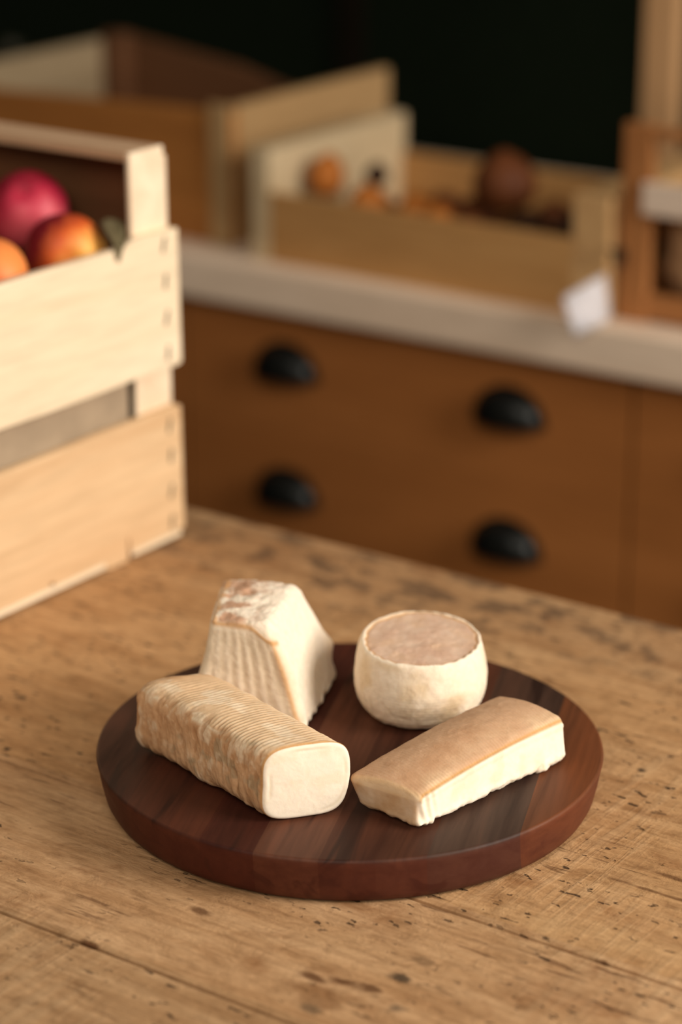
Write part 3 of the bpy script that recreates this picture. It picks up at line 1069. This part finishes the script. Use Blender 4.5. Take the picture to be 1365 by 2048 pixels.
# sagging outline: the near bottom corner is fuller, the far bottom corner cut away
W2[:, 1] += 0.0016 * yn * np.clip(-zn, 0, 1) * np.where(yn < 0, 1, -2.2)
W2[:, 2] -= 0.0012 * np.clip(zn, 0, 1) * np.clip(-yn, 0, 1) ** 2
rf = (np.abs(yn) ** 3.6 + np.abs(zn) ** 3.6) ** (1 / 3.6)
W2[:, 0] += np.where(cut, 0.0014 * (1 - rf ** 2) - 0.00025 * np.exp(-((rf - 0.84) / 0.04) ** 2) * sstep(-0.2, 0.3, fbm(W_, 60, 2, 63)) + 0.00025 * fbm(W_, 160, 3, 45), 0)
C = np.tile(lin(218, 174, 130), (len(V), 1))
C = mixc(C, lin(196, 148, 104), sstep(-0.2, 0.5, fbm(W_, 70, 4, 47)) * 0.7)
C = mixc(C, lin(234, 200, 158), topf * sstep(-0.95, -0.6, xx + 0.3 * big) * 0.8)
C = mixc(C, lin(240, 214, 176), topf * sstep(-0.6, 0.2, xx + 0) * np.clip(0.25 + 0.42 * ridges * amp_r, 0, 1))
C = mixc(C, lin(200, 156, 118), amp_r * np.clip(-0.5 * ridges, 0, 1) * 0.55)
C = mixc(C, lin(240, 216, 182), 0.8 * side * sstep(0.10, 0.45, fbm(W_, 90, 4, 48)) * sstep(0.0, 0.5, n[:, 2] + 0.30))
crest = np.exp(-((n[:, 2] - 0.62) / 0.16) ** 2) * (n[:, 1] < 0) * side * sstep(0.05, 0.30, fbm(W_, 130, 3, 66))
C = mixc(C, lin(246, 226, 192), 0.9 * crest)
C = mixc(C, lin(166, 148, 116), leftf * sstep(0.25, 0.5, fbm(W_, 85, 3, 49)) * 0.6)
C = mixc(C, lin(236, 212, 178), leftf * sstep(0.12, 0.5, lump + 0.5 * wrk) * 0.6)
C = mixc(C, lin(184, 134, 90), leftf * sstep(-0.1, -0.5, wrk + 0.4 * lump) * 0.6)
C = mixc(C, OCHRE, np.where(cut, 0, 1) * sstep(0.950, 0.985, xx) * 0.75)
Cc = np.tile(lin(250, 235, 211), (len(V), 1))
Cc = mixc(Cc, lin(228, 210, 176), 0.5 * np.exp(-((rf - 0.85 - 0.06 * big) / 0.03) ** 2) * sstep(-0.3, 0.3, fbm(W_, 60, 2, 63)))
Cc = mixc(Cc, lin(238, 220, 186), 0.4 * sstep(0.0, 0.6, fbm(W_, 120, 3, 50)))
C = np.where(cut[:, None], Cc, C)
# slanted cuts, then into place
W2[:, 0] += 0.40 * (W2[:, 1]) * 1.0
W3 = np.c_[W2[:, 0] * e1[0] + W2[:, 1] * e2[0], W2[:, 0] * e1[1] + W2[:, 1] * e2[1], W2[:, 2]]
z0 = W3[:, 2].min()
W3[:, 2] -= z0
a_, b_ = split_mesh(W3, Fs, C, cut)
cx = np.array([-0.7185, 0.9570]) + e1 * (-0.0655 + 0.0085) + e2 * 0.0205
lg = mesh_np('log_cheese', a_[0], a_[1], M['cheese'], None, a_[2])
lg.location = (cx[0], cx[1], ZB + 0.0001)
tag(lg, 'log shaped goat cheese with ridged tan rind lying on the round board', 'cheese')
cf = mesh_np('cut_face', b_[0], b_[1], M['paste'], lg, b_[2])
cf['label'] = 'smooth cream cut end'

# ------------------------------------------------------------------ brick cheese
half = np.array([0.0205, 0.0600, 0.0110])
V, Fs, N0 = rounded_box(half, 0.0042, (90, 210, 56))
ox, oy = -0.656, 1.060
bF, bR, bL, bB = (-0.6450, 0.9950), (-0.6222, 1.1195), (-0.6885, 1.0010), (-0.6700, 1.1260)
tF, tR, tL, tB = (-0.6462, 0.9990), (-0.6245, 1.1190), (-0.6955, 0.9965), (-0.6720, 1.1210)
W_, s = hexa(V, half, sub([bL, bF, bR, bB]), sub([tL, tF, tR, tB]), [0.0180, 0.0178, 0.0262, 0.0280])
x, y, z = s[:, 0], s[:, 1], s[:, 2]
n = normals_of(W_, Fs)
topm = sstep(0.86, 0.97, z)
rside = sstep(0.93, 0.985, x) * (1 - topm)
fside = sstep(0.045, 0.015, y) * sstep(0.985, 0.93, x) * (1 - topm)
bul = topm * 0.0050 * np.sin(PI * np.clip(y, 0, 1)) ** 0.8 * (0.45 + 0.55 * np.sin(PI * np.clip(x, 0.0, 1))) + topm * 0.0030 * np.sin(PI * np.clip(x, 0, 1))
W_[:, 2] += bul + 0.0035 * z * np.sin(PI * y) * (1 - topm)
foot = np.exp(-(z / 0.16) ** 2) * (rside + fside + sstep(0.8, 0.95, x))
W_ += n * (np.clip(foot, 0, 1) * (0.0010 * fbm(W_, 200, 3, 51) + 0.0005 + 0.0016 * sstep(0.35, 0.6, fbm(W_, 75, 2, 59))))[:, None]
stri = np.sin((W_[:, 1] * 0.98 + W_[:, 0] * 0.19) * 2 * PI / 0.0021 + 3 * fbm(W_, 50, 2, 52))
near = sstep(0.55, 0.95, x)
W_ += n * (topm * (0.00011 * stri * (0.1 + near) + 0.0003 * fbm(W_, 160, 3, 53)) + (1 - topm) * 0.0004 * fbm(W_, 110, 4, 54))[:, None]
# creases at the near corner
cr = rside * np.exp(-((y - 0.055) / 0.05) ** 2)
W_ += n * (cr * 0.0009 * np.sin((y + 0.05 * z) * 2 * PI / 0.042))[:, None]
line = np.exp(-((x - 0.972) / 0.014) ** 2) * sstep(0.70, 0.9, z)
lip = np.exp(-((x - 0.992) / 0.012) ** 2) * sstep(0.72, 0.86, z) * sstep(0.995, 0.93, z)
lipf = np.exp(-((y - 0.010) / 0.010) ** 2) * sstep(0.75, 0.9, z)
W_ += n * (0.0006 * lip)[:, None]
C = np.tile(lin(250, 233, 208), (len(V), 1))
C = mixc(C, lin(240, 218, 182), rside * sstep(-0.1, 0.5, fbm(W_, 90, 3, 55)) * 0.6)
C = mixc(C, lin(196, 156, 114), fside * (0.85 + 0.3 * fbm(W_, 120, 3, 56)))
C = mixc(C, lin(200, 158, 120), topm * (0.96 + 0.03 * stri))
C = mixc(C, lin(184, 140, 102), topm * sstep(-0.25, 0.6, fbm(W_, 60, 5, 57)) * 0.7)
C = mixc(C, lin(236, 206, 164), topm * sstep(0.60, 0.98, x) * (0.55 + 0.2 * stri) * sstep(-0.6, 0.3, fbm(W_, 45, 3, 58)))
C = mixc(C, lin(204, 152, 88), 0.85 * np.clip(line, 0, 1))
C = mixc(C, lin(232, 198, 150), 0.6 * np.clip(lipf, 0, 1))
W_[:, 2] -= W_[:, 2].min()
a_, b_ = split_mesh(W_, Fs, C, z > 0.90)
bk = mesh_np('brick_cheese', a_[0], a_[1], M['paste'], None, a_[2])
bk.location = (ox, oy, ZB + 0.0001)
tag(bk, 'low brick shaped goat cheese with tan bulging top on the round board', 'cheese')
tr_ = mesh_np('rind', b_[0], b_[1], M['cheese'], bk, b_[2])
tr_['label'] = 'tan rind over the top'

# ================================================================== things on the worktop
# ------------------------------------------------------------------ big amber crate
WX, WY = -1.84, 2.27
wc = thing('wooden_crate', 'big deep amber wooden crate on the worktop, behind the apple crate', 'crate', (WX, WY, TZ))
u0, u1, v0, v1 = -2.058, -1.627, 2.112, 2.425
lb = lambda x0, x1, y0, y1, z0, z1, nm, mm, bev=0.0015: bxo(nm, mm, wc, x0 - WX, x1 - WX, y0 - WY, y1 - WY, z0, z1, bev)
obj('front_panel', prism([(u0 - WX, 0), (u1 - WX, 0), (u1 - WX, 0.151), (u0 - WX, 0.139)], 'y', v0 - WY, v0 + 0.012 - WY, 0.0015), M['bgcrate'], wc)
obj('side_panel', prism([(v0 + 0.0121 - WY, 0), (v1 - WY, 0), (v1 - WY, 0.158), (v0 + 0.0121 - WY, 0.158)], 'x', u1 - 0.012 - WX, u1 - WX, 0.0015), M['bgcrate_y'], wc)
obj('side_panel', prism([(v0 + 0.0121 - WY, 0), (v1 - WY, 0), (v1 - WY, 0.160), (v0 + 0.0121 - WY, 0.158)], 'x', u0 - WX, u0 + 0.012 - WX, 0.0015), M['bgcrate_in'], wc)
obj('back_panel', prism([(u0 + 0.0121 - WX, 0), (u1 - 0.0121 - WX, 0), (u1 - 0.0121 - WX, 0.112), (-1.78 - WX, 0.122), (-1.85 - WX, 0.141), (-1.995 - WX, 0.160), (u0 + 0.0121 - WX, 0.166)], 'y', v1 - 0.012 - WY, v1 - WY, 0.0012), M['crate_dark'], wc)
lb(u0 + 0.0121, u1 - 0.0121, v0 + 0.0121, v1 - 0.0121, 0.004, 0.012, 'bottom_board', M['bgcrate'])
for px, py, hz in ((u0 + 0.0122, v1 - 0.0402, 0.168), (u1 - 0.0402, v1 - 0.0402, 0.110), (u0 + 0.0122, v0 + 0.0122, 0.136), (u1 - 0.0402, v0 + 0.0122, 0.148)):
    lb(px, px + 0.028, py, py + 0.028, 0.0122, hz, 'corner_post', M['crate_dark'] if hz == 0.168 else M['bgcrate'])  # the tallest post takes the shade-darkened wood, being less lit
lb(u1 - 0.028, u1 + 0.0005, v0 - 0.006, v0 - 0.0002, 0.0, 0.160, 'corner_post', M['bgcrate_y'])

# ------------------------------------------------------------------ shallow tray of vegetables
TXc, TYc = -1.34, 2.21
ty = thing('vegetable_tray', 'shallow tan wooden tray with raised ends full of onions on the worktop', 'tray', (TXc, TYc, TZ))
u0, u1, v0, v1 = -1.576, -1.131, 2.080, 2.350
tb_ = lambda x0, x1, y0, y1, z0, z1, nm, mm, bev=0.0015: bxo(nm, mm, ty, x0 - TXc, x1 - TXc, y0 - TYc, y1 - TYc, z0, z1, bev)
tb_(u0 + 0.0242, u1 - 0.0422, v0, v0 + 0.010, 0.0, 0.077, 'front_panel', M['tray'])
tb_(u0 + 0.0242, u1 - 0.0422, v1 - 0.010, v1, 0.0, 0.078, 'back_panel', M['tray'])
tb_(u0, u0 + 0.024, v0, v1, 0.0, 0.124, 'end_board', M['tray_y'])
tb_(u1 - 0.042, u1, v0, v1, 0.0, 0.124, 'end_board', M['tray_r'])
tb_(u0 + 0.0242, u1 - 0.0422, v0 + 0.0102, v1 - 0.0102, 0.003, 0.010, 'bottom_board', M['tray'])


def onion_mat(name, c1, c2):
    return wood(name, c1, c2, 'z', 1.6, 0.6, bump=0.1, spec=0.2)


OM = [onion_mat('orange_onion_skin', srgb(150, 84, 28), srgb(188, 112, 44)), onion_mat('brown_onion_skin', srgb(84, 44, 20), srgb(108, 60, 28)), onion_mat('dark_onion_skin', srgb(40, 24, 14), srgb(64, 38, 22))]


def onion(x, y, z, r, mi, label, h=0.95, tilt=(0.2, 0.1, 0)):
    bm = bmesh.new()
    prof = []
    for j in range(25):
        p = PI * j / 24
        rr = r * math.sin(p) * (1 + 0.08 * math.cos(p))
        zz = -r * h * math.cos(p)
        if j > 20:
            rr = max(rr, r * 0.10) if j < 24 else 0
            zz += r * 0.03 * (j - 20)
        prof.append((0 if j in (0, 24) else rr, zz))
    lathe(bm, prof, 32)
    o = obj('onion', bm, OM[mi], None, True)
    o.location = (x, y, TZ + z)
    o.rotation_euler = tilt
    return tag(o, label, 'onion', 'onions in the shallow tray')


ON = [
    (-1.5245, 2.150, 0.0870, 0.0200, 0, 'small orange onion standing before the pale raised end of the tray', 1.20),
    (-1.4640, 2.143, 0.0640, 0.0230, 0, 'orange onion second from the pale end at the tray front', 0.9),
    (-1.4060, 2.150, 0.0620, 0.0250, 0, 'flat orange onion in the middle of the tray front', 0.75),
    (-1.3620, 2.128, 0.0610, 0.0190, 0, 'little bright orange onion low at the tray front', 0.95),
    (-1.2985, 2.155, 0.1060, 0.0340, 1, 'large dark brown onion on top of the heap, highest in the tray', 0.95),
    (-1.3290, 2.135, 0.0560, 0.0230, 1, 'reddish brown onion under the largest onion, at the front', 0.9),
    (-1.2600, 2.140, 0.0560, 0.0270, 2, 'almost black onion under the largest onion, toward the price tag', 0.95),
    (-1.2130, 2.160, 0.0560, 0.0300, 2, 'almost black onion in the corner by the light corner post', 0.95),
    (-1.4850, 2.190, 0.0860, 0.0130, 2, 'tiny dark onion beside the small orange one in the tray', 1.0),
    (-1.3600, 2.200, 0.0480, 0.0300, 1, 'brown onion behind the flat orange onion', 0.9),
]
for x, y, z, r, mi, lab, h in ON:
    onion(x, y, z, r, mi, lab, h, (random.uniform(-.3, .3), random.uniform(-.3, .3), 0))
for x, y, z, r in [(-1.520, 2.135, 0.0375, 0.0270), (-1.490, 2.195, 0.0380, 0.0280), (-1.458, 2.128, 0.0265, 0.0165), (-1.410, 2.140, 0.0250, 0.0150),
                   (-1.300, 2.180, 0.0390, 0.0290), (-1.240, 2.205, 0.0370, 0.0270), (-1.420, 2.230, 0.0390, 0.0290), (-1.300, 2.265, 0.0380, 0.0280)]:
    onion(x, y, z, r, 1, 'brown onion at the bottom of the tray, under the other onions', 0.95, (random.uniform(-.3, .3), random.uniform(-.3, .3), 0))

# ------------------------------------------------------------------ price tag
pt = thing('price_tag', 'blank white paper tag hanging from the corner of the shallow tray', 'tag', (-1.1105, 2.076, TZ + 0.070))
bm = bmesh.new()
cor = [(-1.1515, 2.0260, 0.0318), (-1.1251, 2.0660, 0.0527), (-1.1179, 2.0660, 0.0051), (-1.1381, 2.0300, -0.0064)]
nn = 8
g = []
for i in range(nn + 1):
    row = []
    for j in range(nn + 1):
        a, b = i / nn, j / nn
        p = (Vector(cor[0]) * (1 - a) + Vector(cor[1]) * a) * (1 - b) + (Vector(cor[3]) * (1 - a) + Vector(cor[2]) * a) * b
        p += Vector((0, -0.0035 * math.sin(PI * a), 0))
        row.append(bm.verts.new(p - Vector((-1.1105, 2.076, 0.070))))
    g.append(row)
for i in range(nn):
    for j in range(nn):
        bm.faces.new((g[i][j], g[i + 1][j], g[i + 1][j + 1], g[i][j + 1]))
bmesh.ops.solidify(bm, geom=list(bm.faces), thickness=0.0006)
obj('paper', bm, M['paper'], pt, True)
bm = bmesh.new()
tube(bm, [(-0.0215, 0.004, 0.004), (-0.012, -0.002, 0.002), (-0.004, -0.006, -0.004), (-0.003, -0.009, -0.014)], 0.0012, 8)
box(bm, -0.008, 0.004, -0.012, -0.004, -0.006, 0.009, 0.002)
obj('clip', bm, M['clip'], pt)

# ------------------------------------------------------------------ slatted crate at the end of the worktop
RX, RY = -0.92, 2.25
rc = thing('slatted_crate', 'orange wooden crate with open slats and one whitish slat', 'crate', (RX, RY, TZ))
u0, u1, v0, v1 = -1.1245, -0.70, 2.090, 2.40
rb = lambda x0, x1, y0, y1, z0, z1, nm, mm, bev=0.0015: bxo(nm, mm, rc, x0 - RX, x1 - RX, y0 - RY, y1 - RY, z0, z1, bev)
for px in (u0, u1 - 0.032):
    for py in (v0, v1 - 0.012):
        rb(px, px + 0.032, py, py + 0.012, 0.0, 0.199, 'corner_post', M['rcrate'])
rb(u0 + 0.0321, u1 - 0.0321, v0, v0 + 0.010, 0.186, 0.197, 'top_rail', M['rcrate'])
o = rb(u0 + 0.0270, u1 - 0.0270, v0 - 0.0082, v0 - 0.0002, 0.112, 0.144, 'slat', M['rslat'])
o['label'] = 'whitish slat'
rb(u0 + 0.0321, u1 - 0.0321, v0 + 0.002, v0 + 0.010, 0.004, 0.030, 'slat', M['rcrate'])
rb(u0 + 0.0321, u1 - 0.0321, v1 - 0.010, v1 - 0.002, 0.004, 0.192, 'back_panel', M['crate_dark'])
for px0, px1 in ((u0 + 0.002, u0 + 0.010), (u1 - 0.010, u1 - 0.002)):
    for z0, z1 in ((0.006, 0.050), (0.064, 0.108)):
        rb(px0, px1, v0 + 0.0121, v1 - 0.0121, z0, z1, 'slat', M['rcrate'])
rb(u0 + 0.0142, u1 - 0.0142, v0 + 0.0145, v1 - 0.0145, 0.004, 0.010, 'bottom_board', M['rcrate'])
# sack inside
half = np.array([0.182, 0.128, 0.056])
V, Fs, N0 = rounded_box(half, 0.04, (60, 44, 24))
V = V + N0 * (0.007 * fbm(V, 22, 4, 61) + 0.003 * fbm(V, 70, 3, 62))[:, None]
V[:, 2] -= V[:, 2].min()
sk = mesh_np('sack', V, Fs, M['sack'], None)
sk.location = (-0.912, 2.235, TZ + 0.0105)
tag(sk, 'rumpled grey brown sack lying inside the slatted crate', 'sack')

# ------------------------------------------------------------------ upright timber behind
o = bxo('upright_timber', M['post'], None, -0.021, 0.021, -0.011, 0.011, 0.0, 0.62, 0.0015)
o.location = (-1.2975, 2.50, TZ)
tag(o, 'tall beige timber standing upright on the worktop behind the slatted crate', 'timber')
